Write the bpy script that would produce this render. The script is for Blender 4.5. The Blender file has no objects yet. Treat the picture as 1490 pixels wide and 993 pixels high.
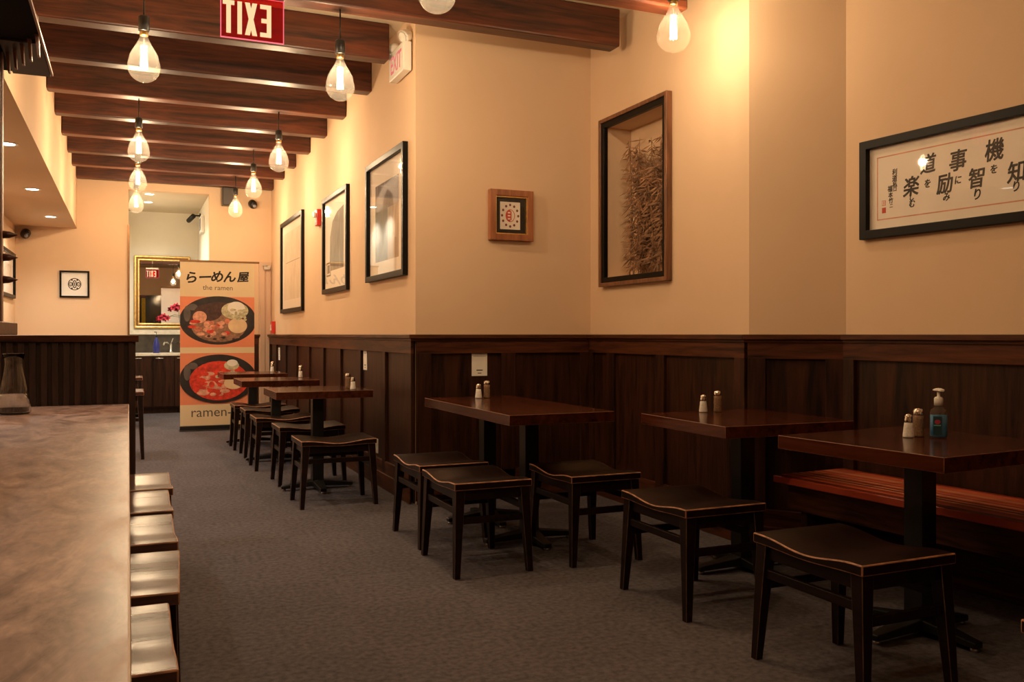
import bpy, math, random
from mathutils import Matrix, Vector
PI = math.pi
rnd = random.Random(7)
SC = bpy.context.scene
COL = SC.collection

# ------------------------------------------------------------------ materials
def new_mat(name):
    m = bpy.data.materials.new(name); m.use_nodes = True
    nt = m.node_tree; nt.nodes.clear()
    out = nt.nodes.new('ShaderNodeOutputMaterial')
    return m, nt, out

def N(nt, t, **kw):
    n = nt.nodes.new(t)
    for k, v in kw.items():
        if k in n.inputs: n.inputs[k].default_value = v
        else: setattr(n, k, v)
    return n

def ramp(nt, stops):
    r = nt.nodes.new('ShaderNodeValToRGB')
    e = r.color_ramp.elements
    while len(e) < len(stops): e.new(0.5)
    for i, (p, c) in enumerate(stops):
        e[i].position = p; e[i].color = (*c, 1)
    return r

def plain(name, col, rough=.5, metal=0., var=.12, scale=18., bump=0., spec=.5):
    m, nt, out = new_mat(name)
    b = N(nt, 'ShaderNodeBsdfPrincipled', Roughness=rough, Metallic=metal)
    b.inputs['Specular IOR Level'].default_value = spec
    tc = N(nt, 'ShaderNodeTexCoord')
    no = N(nt, 'ShaderNodeTexNoise', Scale=scale, Detail=4.)
    nt.links.new(tc.outputs['Object'], no.inputs['Vector'])
    r = ramp(nt, [(.3, tuple(c*(1-var) for c in col)), (.7, tuple(min(1, c*(1+var)) for c in col))])
    nt.links.new(no.outputs['Fac'], r.inputs['Fac'])
    nt.links.new(r.outputs['Color'], b.inputs['Base Color'])
    if bump:
        bp = N(nt, 'ShaderNodeBump', Strength=bump, Distance=.004)
        nt.links.new(no.outputs['Fac'], bp.inputs['Height'])
        nt.links.new(bp.outputs['Normal'], b.inputs['Normal'])
    nt.links.new(b.outputs['BSDF'], out.inputs['Surface'])
    return m

def wood(name, dark, light, axis='X', rough=.35, grain=1., bump=.15, spec=.5, coat=0.):
    m, nt, out = new_mat(name)
    b = N(nt, 'ShaderNodeBsdfPrincipled', Roughness=rough)
    b.inputs['Specular IOR Level'].default_value = spec
    b.inputs['Coat Weight'].default_value = coat
    b.inputs['Coat Roughness'].default_value = .15
    tc = N(nt, 'ShaderNodeTexCoord')
    sc = {'X': (1.3, 16, 16), 'Y': (16, 1.3, 16), 'Z': (16, 16, 1.3)}[axis]
    mp = N(nt, 'ShaderNodeMapping'); mp.inputs['Scale'].default_value = tuple(s*grain for s in sc)
    nt.links.new(tc.outputs['Object'], mp.inputs['Vector'])
    n1 = N(nt, 'ShaderNodeTexNoise', Scale=1.0, Detail=8., Roughness=.62, Distortion=1.2)
    nt.links.new(mp.outputs['Vector'], n1.inputs['Vector'])
    n2 = N(nt, 'ShaderNodeTexNoise', Scale=4.0, Detail=3., Distortion=.4)
    nt.links.new(mp.outputs['Vector'], n2.inputs['Vector'])
    mx = N(nt, 'ShaderNodeMath', operation='MULTIPLY_ADD'); mx.inputs[1].default_value = .35
    nt.links.new(n2.outputs['Fac'], mx.inputs[0]); nt.links.new(n1.outputs['Fac'], mx.inputs[2])
    mid = tuple((a+c)/2 for a, c in zip(dark, light))
    r = ramp(nt, [(.48, dark), (.66, mid), (.86, light)])
    nt.links.new(mx.outputs[0], r.inputs['Fac'])
    nt.links.new(r.outputs['Color'], b.inputs['Base Color'])
    bp = N(nt, 'ShaderNodeBump', Strength=bump, Distance=.003)
    nt.links.new(n1.outputs['Fac'], bp.inputs['Height'])
    nt.links.new(bp.outputs['Normal'], b.inputs['Normal'])
    nt.links.new(b.outputs['BSDF'], out.inputs['Surface'])
    return m

def emit(name, col, s):
    m, nt, out = new_mat(name)
    e = N(nt, 'ShaderNodeEmission', Strength=s); e.inputs['Color'].default_value = (*col, 1)
    nt.links.new(e.outputs[0], out.inputs['Surface'])
    return m

def glass(name, tint=(1, 1, 1), rough=.02, haze=0., ior=1.5):
    """thin pane: clear with a Fresnel reflection and an optional faint milky scatter"""
    m, nt, out = new_mat(name)
    t = N(nt, 'ShaderNodeBsdfTransparent'); t.inputs['Color'].default_value = (*tint, 1)
    g = N(nt, 'ShaderNodeBsdfGlossy', Roughness=rough)
    g.inputs['Color'].default_value = (1, 1, 1, 1)
    f = N(nt, 'ShaderNodeFresnel', IOR=ior)
    mx = N(nt, 'ShaderNodeMixShader')
    ge = N(nt, 'ShaderNodeNewGeometry'); inv = N(nt, 'ShaderNodeMath', operation='SUBTRACT'); inv.inputs[0].default_value = 1
    nt.links.new(ge.outputs['Backfacing'], inv.inputs[1])
    ml = N(nt, 'ShaderNodeMath', operation='MULTIPLY')
    nt.links.new(f.outputs[0], ml.inputs[0]); nt.links.new(inv.outputs[0], ml.inputs[1])
    nt.links.new(ml.outputs[0], mx.inputs[0])
    last = t
    if haze:
        tr = N(nt, 'ShaderNodeBsdfTranslucent'); tr.inputs['Color'].default_value = (1, .93, .8, 1)
        m2 = N(nt, 'ShaderNodeMixShader', Fac=haze)
        nt.links.new(t.outputs[0], m2.inputs[1]); nt.links.new(tr.outputs[0], m2.inputs[2]); last = m2
    nt.links.new(last.outputs[0], mx.inputs[1]); nt.links.new(g.outputs[0], mx.inputs[2])
    nt.links.new(mx.outputs[0], out.inputs['Surface'])
    return m

def solid_glass(name, ior=1.45):
    m, nt, out = new_mat(name)
    g = N(nt, 'ShaderNodeBsdfGlass', Roughness=0., IOR=ior); g.inputs['Color'].default_value = (.97, .98, .98, 1)
    nt.links.new(g.outputs[0], out.inputs['Surface']); return m

def plaster():
    m, nt, out = new_mat('cream_plaster')
    b = N(nt, 'ShaderNodeBsdfPrincipled', Roughness=.75)
    b.inputs['Specular IOR Level'].default_value = .25
    tc = N(nt, 'ShaderNodeTexCoord')
    n1 = N(nt, 'ShaderNodeTexNoise', Scale=1.4, Detail=5.)
    n2 = N(nt, 'ShaderNodeTexNoise', Scale=120., Detail=2.)
    for n in (n1, n2): nt.links.new(tc.outputs['Object'], n.inputs['Vector'])
    r = ramp(nt, [(.3, (.70, .505, .335)), (.7, (.745, .54, .36))])
    nt.links.new(n1.outputs['Fac'], r.inputs['Fac'])
    nt.links.new(r.outputs['Color'], b.inputs['Base Color'])
    bp = N(nt, 'ShaderNodeBump', Strength=.12, Distance=.003)
    nt.links.new(n2.outputs['Fac'], bp.inputs['Height']); nt.links.new(bp.outputs['Normal'], b.inputs['Normal'])
    nt.links.new(b.outputs['BSDF'], out.inputs['Surface'])
    return m

def carpet():
    m, nt, out = new_mat('grey_carpet_tile')
    b = N(nt, 'ShaderNodeBsdfPrincipled', Roughness=.95)
    b.inputs['Specular IOR Level'].default_value = .1
    tc = N(nt, 'ShaderNodeTexCoord')
    n1 = N(nt, 'ShaderNodeTexNoise', Scale=260., Detail=2.)
    n2 = N(nt, 'ShaderNodeTexNoise', Scale=40., Detail=6.)
    ck = N(nt, 'ShaderNodeTexChecker', Scale=2.0)
    ck.inputs['Color1'].default_value = (.93, .93, .93, 1); ck.inputs['Color2'].default_value = (1, 1, 1, 1)
    mp = N(nt, 'ShaderNodeMapping'); mp.inputs['Location'].default_value = (.13, .21, .25)
    nt.links.new(tc.outputs['Object'], mp.inputs['Vector']); nt.links.new(mp.outputs['Vector'], ck.inputs['Vector'])
    for n in (n1, n2): nt.links.new(tc.outputs['Object'], n.inputs['Vector'])
    ad = N(nt, 'ShaderNodeMath', operation='MULTIPLY_ADD'); ad.inputs[1].default_value = .5
    nt.links.new(n1.outputs['Fac'], ad.inputs[0]); nt.links.new(n2.outputs['Fac'], ad.inputs[2])
    r = ramp(nt, [(.5, (.064, .056, .062)), (1., (.146, .130, .142))])
    nt.links.new(ad.outputs[0], r.inputs['Fac'])
    mul = N(nt, 'ShaderNodeMix', data_type='RGBA', blend_type='MULTIPLY'); mul.inputs[0].default_value = 1
    nt.links.new(r.outputs['Color'], mul.inputs[6]); nt.links.new(ck.outputs['Color'], mul.inputs[7])
    nt.links.new(mul.outputs[2], b.inputs['Base Color'])
    bp = N(nt, 'ShaderNodeBump', Strength=.4, Distance=.003)
    nt.links.new(n1.outputs['Fac'], bp.inputs['Height']); nt.links.new(bp.outputs['Normal'], b.inputs['Normal'])
    nt.links.new(b.outputs['BSDF'], out.inputs['Surface'])
    return m

def stripes():
    """bench seat: long laminated strips, dark and light red-brown"""
    m, nt, out = new_mat('laminated_red_strips')
    b = N(nt, 'ShaderNodeBsdfPrincipled', Roughness=.3)
    tc = N(nt, 'ShaderNodeTexCoord')
    sx = N(nt, 'ShaderNodeSeparateXYZ'); nt.links.new(tc.outputs['Object'], sx.inputs[0])
    mu = N(nt, 'ShaderNodeMath', operation='MULTIPLY'); mu.inputs[1].default_value = 44.
    fl = N(nt, 'ShaderNodeMath', operation='FLOOR'); n1 = N(nt, 'ShaderNodeTexWhiteNoise', noise_dimensions='1D')
    nt.links.new(sx.outputs['Y'], mu.inputs[0]); nt.links.new(mu.outputs[0], fl.inputs[0]); nt.links.new(fl.outputs[0], n1.inputs['W'])
    r = ramp(nt, [(0., (.20, .025, .012)), (.2, (.66, .10, .04)), (.6, (.88, .20, .09)), (1., (.98, .52, .32))])
    nt.links.new(n1.outputs['Value'], r.inputs['Fac']); nt.links.new(r.outputs['Color'], b.inputs['Base Color'])
    nt.links.new(b.outputs['BSDF'], out.inputs['Surface'])
    return m

def burl():
    m, nt, out = new_mat('mottled_counter_wood')
    b = N(nt, 'ShaderNodeBsdfPrincipled', Roughness=.40); b.inputs['Specular IOR Level'].default_value = .32
    tc = N(nt, 'ShaderNodeTexCoord'); mp = N(nt, 'ShaderNodeMapping'); mp.inputs['Scale'].default_value = (4.2, 1.7, 3)
    nt.links.new(tc.outputs['Object'], mp.inputs[0])
    n1 = N(nt, 'ShaderNodeTexNoise', Scale=1.6, Detail=9., Roughness=.66, Distortion=2.2)
    n2 = N(nt, 'ShaderNodeTexNoise', Scale=14., Detail=5., Distortion=1.)
    for n in (n1, n2): nt.links.new(mp.outputs[0], n.inputs['Vector'])
    a = N(nt, 'ShaderNodeMath', operation='MULTIPLY_ADD'); a.inputs[1].default_value = .3
    nt.links.new(n2.outputs['Fac'], a.inputs[0]); nt.links.new(n1.outputs['Fac'], a.inputs[2])
    r = ramp(nt, [(.48, (.13, .076, .060)), (.65, (.28, .172, .138)), (.84, (.44, .295, .24))])
    nt.links.new(a.outputs[0], r.inputs['Fac']); nt.links.new(r.outputs['Color'], b.inputs['Base Color'])
    rr_ = ramp(nt, [(.4, (.32,)*3), (.8, (.5,)*3)])
    nt.links.new(n1.outputs['Fac'], rr_.inputs['Fac']); nt.links.new(rr_.outputs['Color'], b.inputs['Roughness'])
    nt.links.new(b.outputs['BSDF'], out.inputs['Surface']); return m

M = {}
M['plaster'] = plaster()
M['ceiling'] = plain('ceiling_plaster', (.66, .55, .40), .8, var=.04, scale=2)
M['white_wall'] = plain('pale_passage_plaster', (.78, .72, .60), .8, var=.04, scale=2)
M['carpet'] = carpet()
WD, WL = (.009, .0031, .0017), (.055, .0182, .0083)
M['wain_v'] = wood('wainscot_wood_upright', WD, WL, 'Z', .42, spec=.22)
M['wain_h'] = wood('wainscot_wood_level', (.010, .0035, .002), (.115, .036, .015), 'X', .4, spec=.22)
M['beam'] = wood('beam_timber', (.014, .0036, .0018), (.13, .032, .012), 'X', .42, .8)
M['table'] = wood('table_top_wood', (.018, .0042, .002), (.085, .020, .008), 'Y', .17, .7, .05, spec=.35)
M['black'] = plain('black_painted_metal', (.006, .0052, .0048), .4, var=.2)
M['matte_black'] = plain('matte_black_paint', (.006, .005, .005), .8, spec=.15)
M['peg'] = plain('peg_wood_pink_highlight', (.34, .19, .15), .4)  # pink tone puts the pegs' pale highlights into the base colour
M['stool'] = wood('stool_dark_wood', (.0035, .0014, .0009), (.017, .0055, .0028), 'Y', .36, 1., .06, spec=.25)
M['worn'] = plain('worn_pale_wood_edge', (.34, .15, .075), .45, var=.45, scale=30)
M['table_edge'] = plain('worn_table_edge', (.17, .062, .03), .4, var=.4, scale=30)
M['worn_leg'] = plain('worn_leg_edge', (.11, .062, .04), .45, var=.5, scale=25)
M['cstool'] = wood('counter_stool_wood', (.030, .013, .0095), (.115, .055, .042), 'X', .26, 1., .06, spec=.3)
M['counter'] = burl()
M['counter_edge'] = plain('counter_edge_wood', (.42, .29, .20), .4)
M['slat'] = wood('dark_slat_wood', (.011, .0045, .0034), (.055, .024, .016), 'Z', .4)
M['frame_black'] = plain('black_frame_lacquer', (.0045, .004, .0035), .4, var=.1, spec=.16)
M['frame_edge'] = plain('pale_frame_edge', (.55, .42, .26), .4)
M['paper'] = plain('cream_paper', (.88, .80, .70), .8, var=.03, scale=6)
M['white'] = plain('white_card', (.85, .82, .76), .7, var=.02)
M['glass'] = glass('picture_glass', ior=1.36)
M['bulb_glass'] = glass('bulb_glass', (1, .96, .90), .03, .014, 1.45)
M['clear'] = glass('clear_glass', (.93, .95, .95), .03, 0.02, 1.5)
M['filament'] = emit('glowing_filament', (1, .80, .48), 45)
M['brass'] = plain('brass_cap', (.62, .42, .17), .3, 1.)
M['chrome'] = plain('chrome', (.75, .73, .70), .15, 1., var=.03)
M['steel'] = plain('brushed_steel', (.62, .60, .56), .3, 1., var=.05)
M['gold'] = plain('antique_gold', (.72, .47, .17), .32, 1., var=.25, scale=30)
M['gold_dark'] = plain('dark_gold', (.20, .10, .04), .4, .6)
M['mirror'] = plain('mirror_silver', (.92, .92, .92), .01, 1., var=0)
M['ink'] = plain('black_ink', (.012, .010, .010), .7)
M['grey_ink'] = plain('grey_print', (.10, .085, .07), .7)
M['red_ink'] = plain('red_ink', (.55, .06, .03), .7)
M['rust'] = plain('rust_line_ink', (.70, .33, .21), .7)
M['dot'] = plain('dark_red_dots', (.16, .03, .02), .7)
M['frame_wood'] = wood('red_brown_frame_wood', (.20, .062, .022), (.42, .155, .06), 'Z', .35)
M['frame_brown'] = wood('brown_frame_wood', (.10, .04, .02), (.26, .11, .05), 'Z', .35)
M['red_plastic'] = plain('red_plastic', (.60, .03, .02), .35)
M['white_plastic'] = plain('white_plastic', (.82, .79, .72), .35, var=.02)
M['pale_door'] = plain('pale_pink_door_paint', (.62, .43, .31), .45, var=.04, scale=3)
M['salt'] = plain('white_salt', (.85, .82, .76), .8, bump=.2, scale=120)
M['pepper'] = plain('brown_pepper', (.24, .14, .075), .8, var=.4, scale=150)
M['gel'] = plain('blue_gel', (.04, .17, .34), .12, var=.15)
M['label'] = plain('dark_teal_label', (.015, .06, .085), .4)
M['pink'] = plain('pink_label', (.50, .05, .10), .4)
M['green_l'] = plain('green_label', (.15, .55, .35), .4)
M['blue'] = plain('blue_soap', (.02, .03, .22), .2)
M['banner'] = plain('banner_cream', (.76, .62, .40), .55, var=.02, scale=3)
M['orange'] = plain('banner_orange', (.80, .27, .14), .55, var=.08, scale=3)
M['bowl'] = plain('print_bowl_black', (.018, .014, .014), .5, var=.5, scale=8)
M['bowl_hi'] = plain('print_bowl_grey', (.12, .10, .095), .5, var=.3, scale=8)
M['broth_r'] = plain('print_red_broth', (.66, .045, .02), .5, var=.35, scale=22)
M['broth_p'] = plain('print_pale_broth', (.30, .16, .10), .5, var=.4, scale=26)
M['meat'] = plain('print_meat', (.60, .20, .12), .5, var=.4, scale=26)
M['meat2'] = plain('print_pink_meat', (.72, .36, .25), .5, var=.3, scale=26)
M['egg'] = plain('print_egg', (.78, .58, .36), .5, var=.08, scale=10)
M['nori'] = plain('print_nori', (.06, .022, .018), .5, var=.4, scale=26)
M['greens'] = plain('print_leek', (.55, .52, .34), .5, var=.4, scale=30)
M['foliage'] = plain('dried_leaf', (.25, .13, .065), .7, var=.6, scale=9)
M['stem'] = plain('dried_stem', (.20, .11, .05), .7)
M['orchid'] = plain('orchid_petal', (.55, .02, .06), .5, var=.25)
M['green'] = plain('orchid_stem_green', (.10, .16, .05), .5)
M['tile'] = plain('dark_backsplash', (.055, .045, .035), .3, var=.4, scale=9)
M['stone'] = plain('pale_stone', (.72, .66, .55), .3)
M['exit_red'] = None
M['lens'] = plain('lamp_lens', (.75, .70, .62), .15, spec=.8)
M['panel_grey'] = plain('dark_grey_panel', (.05, .042, .038), .5)
M['pale_trim'] = plain('pale_trim_strip', (.62, .42, .33), .4)
M['lilac'] = plain('blue_grey_lens', (.25, .27, .33), .2)
M['downlight'] = emit('downlight_lamp', (1, .92, .76), 14)
M['yellow'] = plain('yellow_curtain', (.55, .38, .03), .8)
M['night'] = plain('night_window_glass', (.01, .012, .012), .05)

def kimono(name, cols, sx):
    m, nt, out = new_mat(name)
    b = N(nt, 'ShaderNodeBsdfPrincipled', Roughness=.7)
    tc = N(nt, 'ShaderNodeTexCoord'); mp = N(nt, 'ShaderNodeMapping'); mp.inputs['Scale'].default_value = (sx, 1, 1.6)
    n = N(nt, 'ShaderNodeTexNoise', Scale=1.6, Detail=6., Distortion=1.5)
    nt.links.new(tc.outputs['Object'], mp.inputs[0]); nt.links.new(mp.outputs[0], n.inputs['Vector'])
    r = ramp(nt, [(.3, cols[0]), (.5, cols[1]), (.7, cols[2])])
    nt.links.new(n.outputs['Fac'], r.inputs['Fac']); nt.links.new(r.outputs['Color'], b.inputs['Base Color'])
    nt.links.new(b.outputs['BSDF'], out.inputs['Surface']); return m
M['ink_dark'] = kimono('dark_ink_wash', ((.03, .022, .018), (.075, .052, .042), (.17, .12, .095)), 9)
M['ink_grey'] = kimono('grey_ink_wash', ((.14, .115, .095), (.24, .20, .165), (.40, .34, .28)), 6)
M['ink_tan'] = kimono('tan_ink_wash', ((.30, .20, .13), (.42, .30, .20), (.52, .39, .27)), 5)
M['ink_pale'] = kimono('pale_ink_wash', ((.60, .50, .38), (.72, .62, .48), (.80, .71, .56)), 4)

def red_acrylic():
    m, nt, out = new_mat('red_edge_lit_acrylic')
    t = N(nt, 'ShaderNodeBsdfTransparent'); t.inputs['Color'].default_value = (.78, .16, .12, 1)
    e = N(nt, 'ShaderNodeEmission', Strength=.085); e.inputs['Color'].default_value = (1, .03, .03, 1)
    g = N(nt, 'ShaderNodeBsdfGlossy', Roughness=.05); f = N(nt, 'ShaderNodeFresnel', IOR=1.3)
    a = N(nt, 'ShaderNodeAddShader'); mx = N(nt, 'ShaderNodeMixShader')
    nt.links.new(t.outputs[0], a.inputs[0]); nt.links.new(e.outputs[0], a.inputs[1])
    nt.links.new(f.outputs[0], mx.inputs[0]); nt.links.new(a.outputs[0], mx.inputs[1]); nt.links.new(g.outputs[0], mx.inputs[2])
    nt.links.new(mx.outputs[0], out.inputs['Surface']); return m
M['exit_red'] = red_acrylic()
M['exit_glow'] = emit('exit_lit_edge', (1, .16, .20), 1.3)
M['exit_letter'] = emit('exit_lit_letter', (1, .70, .36), 1.05)
M['exit_letter_red'] = emit('exit_backlit_red_letter', (1, .25, .22), .75)

# ------------------------------------------------------------------ mesh builder
class MB:
    def __init__(s): s.v, s.f, s.m, s.s = [], [], [], []
    def add(s, vs, fs, mi=0, mat=None, smooth=False):
        o = len(s.v)
        for p in vs:
            p = Vector(p)
            s.v.append(tuple(mat @ p) if mat is not None else tuple(p))
        for f in fs:
            s.f.append(tuple(i+o for i in f)); s.m.append(mi); s.s.append(smooth)
        return s
    def box(s, x0, y0, z0, x1, y1, z1, mi=0, mat=None):
        x0, x1 = min(x0, x1), max(x0, x1); y0, y1 = min(y0, y1), max(y0, y1); z0, z1 = min(z0, z1), max(z0, z1)
        vs = [(x0,y0,z0),(x1,y0,z0),(x1,y1,z0),(x0,y1,z0),(x0,y0,z1),(x1,y0,z1),(x1,y1,z1),(x0,y1,z1)]
        fs = [(0,3,2,1),(4,5,6,7),(0,1,5,4),(1,2,6,5),(2,3,7,6),(3,0,4,7)]
        return s.add(vs, fs, mi, mat)
    def frustum(s, c0, w0, d0, c1, w1, d1, mi=0, mat=None):
        vs = []
        for c, w, d in ((c0, w0, d0), (c1, w1, d1)):
            for sx, sy in ((-1,-1),(1,-1),(1,1),(-1,1)): vs.append((c[0]+sx*w/2, c[1]+sy*d/2, c[2]))
        return s.add(vs, [(0,3,2,1),(4,5,6,7),(0,1,5,4),(1,2,6,5),(2,3,7,6),(3,0,4,7)], mi, mat)
    def prism(s, poly, z0, z1, mi=0, mat=None):
        n = len(poly)
        vs = [(x, y, z0) for x, y in poly] + [(x, y, z1) for x, y in poly]
        fs = [tuple(range(n-1, -1, -1)), tuple(range(n, 2*n))] + [(i, (i+1) % n, n+(i+1) % n, n+i) for i in range(n)]
        return s.add(vs, fs, mi, mat)
    def ring(s, outer, inner, z0, z1, mi=0, mat=None):
        n = len(outer)
        vs = [(x,y,z0) for x,y in outer]+[(x,y,z0) for x,y in inner]+[(x,y,z1) for x,y in outer]+[(x,y,z1) for x,y in inner]
        fs = []
        for i in range(n):
            j = (i+1) % n
            fs += [(2*n+i, 2*n+j, 3*n+j, 3*n+i), (i, n+i, n+j, j), (i, j, 2*n+j, 2*n+i), (n+i, 3*n+i, 3*n+j, n+j)]
        return s.add(vs, fs, mi, mat)
    def lathe(s, prof, n=24, mi=0, mat=None, smooth=True):
        vs, fs = [], []
        for r, z in prof:
            for k in range(n):
                a = 2*PI*k/n; vs.append((r*math.cos(a), r*math.sin(a), z))
        for i in range(len(prof)-1):
            for k in range(n):
                k2 = (k+1) % n
                fs.append((i*n+k, i*n+k2, (i+1)*n+k2, (i+1)*n+k))
        if prof[0][0] > 1e-6: fs.append(tuple(range(n-1, -1, -1)))
        if prof[-1][0] > 1e-6: fs.append(tuple((len(prof)-1)*n+k for k in range(n)))
        return s.add(vs, fs, mi, mat, smooth)
    def tube(s, pts, r, n=8, mi=0, mat=None):
        pts = [Vector(p) for p in pts]; vs, fs = [], []
        rr = r if isinstance(r, (list, tuple)) else [r]*len(pts)
        for i, p in enumerate(pts):
            d = (pts[min(i+1, len(pts)-1)]-pts[max(i-1, 0)]).normalized()
            a = d.cross(Vector((0, 0, 1)) if abs(d.z) < .9 else Vector((1, 0, 0))).normalized(); b = d.cross(a)
            for k in range(n):
                t = 2*PI*k/n; vs.append(tuple(p+rr[i]*(math.cos(t)*a+math.sin(t)*b)))
        for i in range(len(pts)-1):
            for k in range(n):
                k2 = (k+1) % n; fs.append((i*n+k, i*n+k2, (i+1)*n+k2, (i+1)*n+k))
        fs.append(tuple(range(n-1, -1, -1))); fs.append(tuple((len(pts)-1)*n+k for k in range(n)))
        return s.add(vs, fs, mi, mat, True)
    def text(s, body, size, mat, mi=0, bold=0., ext=.0006, xs=1., shear=0.):
        c = bpy.data.curves.new('txt', 'FONT'); c.body = body; c.size = size; c.offset = 0
        c.extrude = ext; c.align_x = 'CENTER'; c.align_y = 'CENTER'; c.resolution_u = 3; c.shear = shear
        o = bpy.data.objects.new('txt', c); COL.objects.link(o)
        bpy.context.view_layer.update()
        ev = o.evaluated_get(bpy.context.evaluated_depsgraph_get()); me = ev.to_mesh()
        vs = [(v.co.x*xs, v.co.y, v.co.z) for v in me.vertices]; fs = [tuple(p.vertices) for p in me.polygons]
        if vs:
            cx = (min(v[0] for v in vs)+max(v[0] for v in vs))/2; cy = (min(v[1] for v in vs)+max(v[1] for v in vs))/2
            offs = [(0, 0)] if not bold else [(0, 0)]+[(bold*math.cos(PI*k/4+.4), bold*math.sin(PI*k/4+.4)) for k in range(8)]
            for k, (ox, oy) in enumerate(offs): s.add([(x-cx+ox, y-cy+oy, z+.00002*k) for x, y, z in vs], fs, mi, mat)
        ev.to_mesh_clear(); bpy.data.objects.remove(o); bpy.data.curves.remove(c)
        return s
    def build(s, name, mats, parent=None, bevel=0., bmat=None, seg=2, weld=False):
        me = bpy.data.meshes.new(name)
        me.from_pydata(s.v, [], s.f)
        if not isinstance(mats, (list, tuple)): mats = [mats]
        for m in mats: me.materials.append(m)
        me.polygons.foreach_set('material_index', s.m); me.polygons.foreach_set('use_smooth', s.s)
        me.update()
        o = bpy.data.objects.new(name, me); COL.objects.link(o)
        if parent is not None: o.parent = parent
        if bevel:
            b = o.modifiers.new('edge', 'BEVEL'); b.width = bevel; b.segments = seg; b.limit_method = 'ANGLE'; b.angle_limit = math.radians(35)
            if bmat is not None: b.material = bmat
        return o

def T(x=0, y=0, z=0): return Matrix.Translation((x, y, z))
def RZ(a): return Matrix.Rotation(a, 4, 'Z')
def RX(a): return Matrix.Rotation(a, 4, 'X')
def RY(a): return Matrix.Rotation(a, 4, 'Y')
UP = Matrix(((1,0,0,0),(0,0,-1,0),(0,1,0,0),(0,0,0,1)))     # drawing plane xy -> upright xz, facing -y
def FACE(x, z, y=0., rot=0.): return T(x, y, z) @ UP @ RZ(rot)
def rect(x0, y0, x1, y1): return [(x0,y0),(x1,y0),(x1,y1),(x0,y1)]
def ell(cx, cy, rx, ry, n=40, a0=0, a1=2*PI): 
    return [(cx+rx*math.cos(a0+(a1-a0)*k/n), cy+ry*math.sin(a0+(a1-a0)*k/n)) for k in range(n if abs(a1-a0-2*PI) < 1e-6 else n+1)]

def tag(o, label, cat, group=None):
    o['label'] = label; o['category'] = cat; o['kind'] = 'thing'
    if group: o['group'] = group
    return o
def thing(name, label, cat, loc=(0,0,0), rot=0., group=None):
    o = bpy.data.objects.new(name, None); COL.objects.link(o); o.empty_display_size = .1
    o.location = loc; o.rotation_euler = (0, 0, rot)
    return tag(o, label, cat, group)
def struct(o): o['kind'] = 'structure'; return o
def copy_tree(o, parent=None):
    c = o.copy(); COL.objects.link(c)
    if parent is not None: c.parent = parent
    for ch in list(o.children): copy_tree(ch, c)
    return c
def dup(root, loc, rot, label, group=None):
    c = copy_tree(root); c.location = loc; c.rotation_euler = (0, 0, rot); c['label'] = label
    if group: c['group'] = group
    return c

# ------------------------------------------------------------------ camera
H = 1.18; F = 1295.0; TH = math.atan(558/F)
cam = bpy.data.cameras.new('camera'); co = bpy.data.objects.new('camera', cam); COL.objects.link(co)
cam.sensor_fit = 'HORIZONTAL'; cam.sensor_width = 36; cam.lens = 36*F/1490
cam.shift_y = -9.5/1490; cam.clip_start = .05
co.location = (0, 0, H); co.rotation_euler = (PI/2, 0, -TH)
SC.camera = co

# ------------------------------------------------------------------ room shell
CZ = 3.43; WX = 1.832; AY = 5.947; RXX = 3.21; BY = 12.75; FY = -2.4
DX, DY = RXX, 4.075                      # corner between recess wall and slanted wall
CX, CY = 3.52, 3.66                      # corner between slanted wall and bench wall
wd = Vector((.078, -1.)).normalized()
ENDX, ENDY = CX+wd.x*(CY-FY)/(-wd.y), FY
def wall_seg(name, p, q, z0, z1, mat, t=.1, out=None):
    """slab whose room face runs p -> q, thickness on the far side (to the left of p->q)"""
    p, q = Vector(p), Vector(q); d = (q-p).normalized(); n = Vector((-d.y, d.x))
    if out is not None and n.dot(Vector(out)) < 0: n = -n
    a, b = p, q
    poly = [tuple(a), tuple(b), tuple(b+n*t), tuple(a+n*t)]
    if (poly[1][0]-poly[0][0])*(poly[2][1]-poly[0][1])-(poly[1][1]-poly[0][1])*(poly[2][0]-poly[0][0]) < 0: poly = poly[::-1]
    return struct(MB().prism(poly, z0, z1).build(name, mat))
struct(MB().box(-1.5, FY-.1, -.08, 4.3, 15.1, 0).build('floor', M['carpet']))
struct(MB().box(-1.5, FY-.1, CZ, 4.3, 13.0, CZ+.08).build('ceiling', M['ceiling']))
wall_seg('wall_right', (WX, BY+.1), (WX, AY), 0, CZ, M['plaster'], out=(1, 0))
wall_seg('wall_return', (WX+.1, AY), (RXX, AY), 0, CZ, M['plaster'], out=(0, 1))
# recess wall with a niche cut through it
NY0, NY1, NZ0, NZ1, ND = 4.905, 5.69, 1.585, 2.69, .2
b = MB()
b.box(RXX, DY, 0, RXX+.32, NY0, CZ).box(RXX, NY1, 0, RXX+.32, AY+.1, CZ)
b.box(RXX, NY0, 0, RXX+.32, NY1, NZ0).box(RXX, NY0, NZ1, RXX+.32, NY1, CZ)
b.box(RXX+ND, NY0, NZ0, RXX+.32, NY1, NZ1)
struct(b.build('wall_recess', M['plaster']))
wall_seg('wall_slanted', (DX, DY), (CX, CY), 0, CZ, M['plaster'], out=(1, 1))
wall_seg('wall_bench', (CX, CY), (ENDX, ENDY), 0, CZ, M['plaster'], out=(1, 0))
wall_seg('wall_left', (-1.31, BY+.1), (-1.31, FY), 0, 2.6, M['plaster'], out=(-1, 0))
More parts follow.
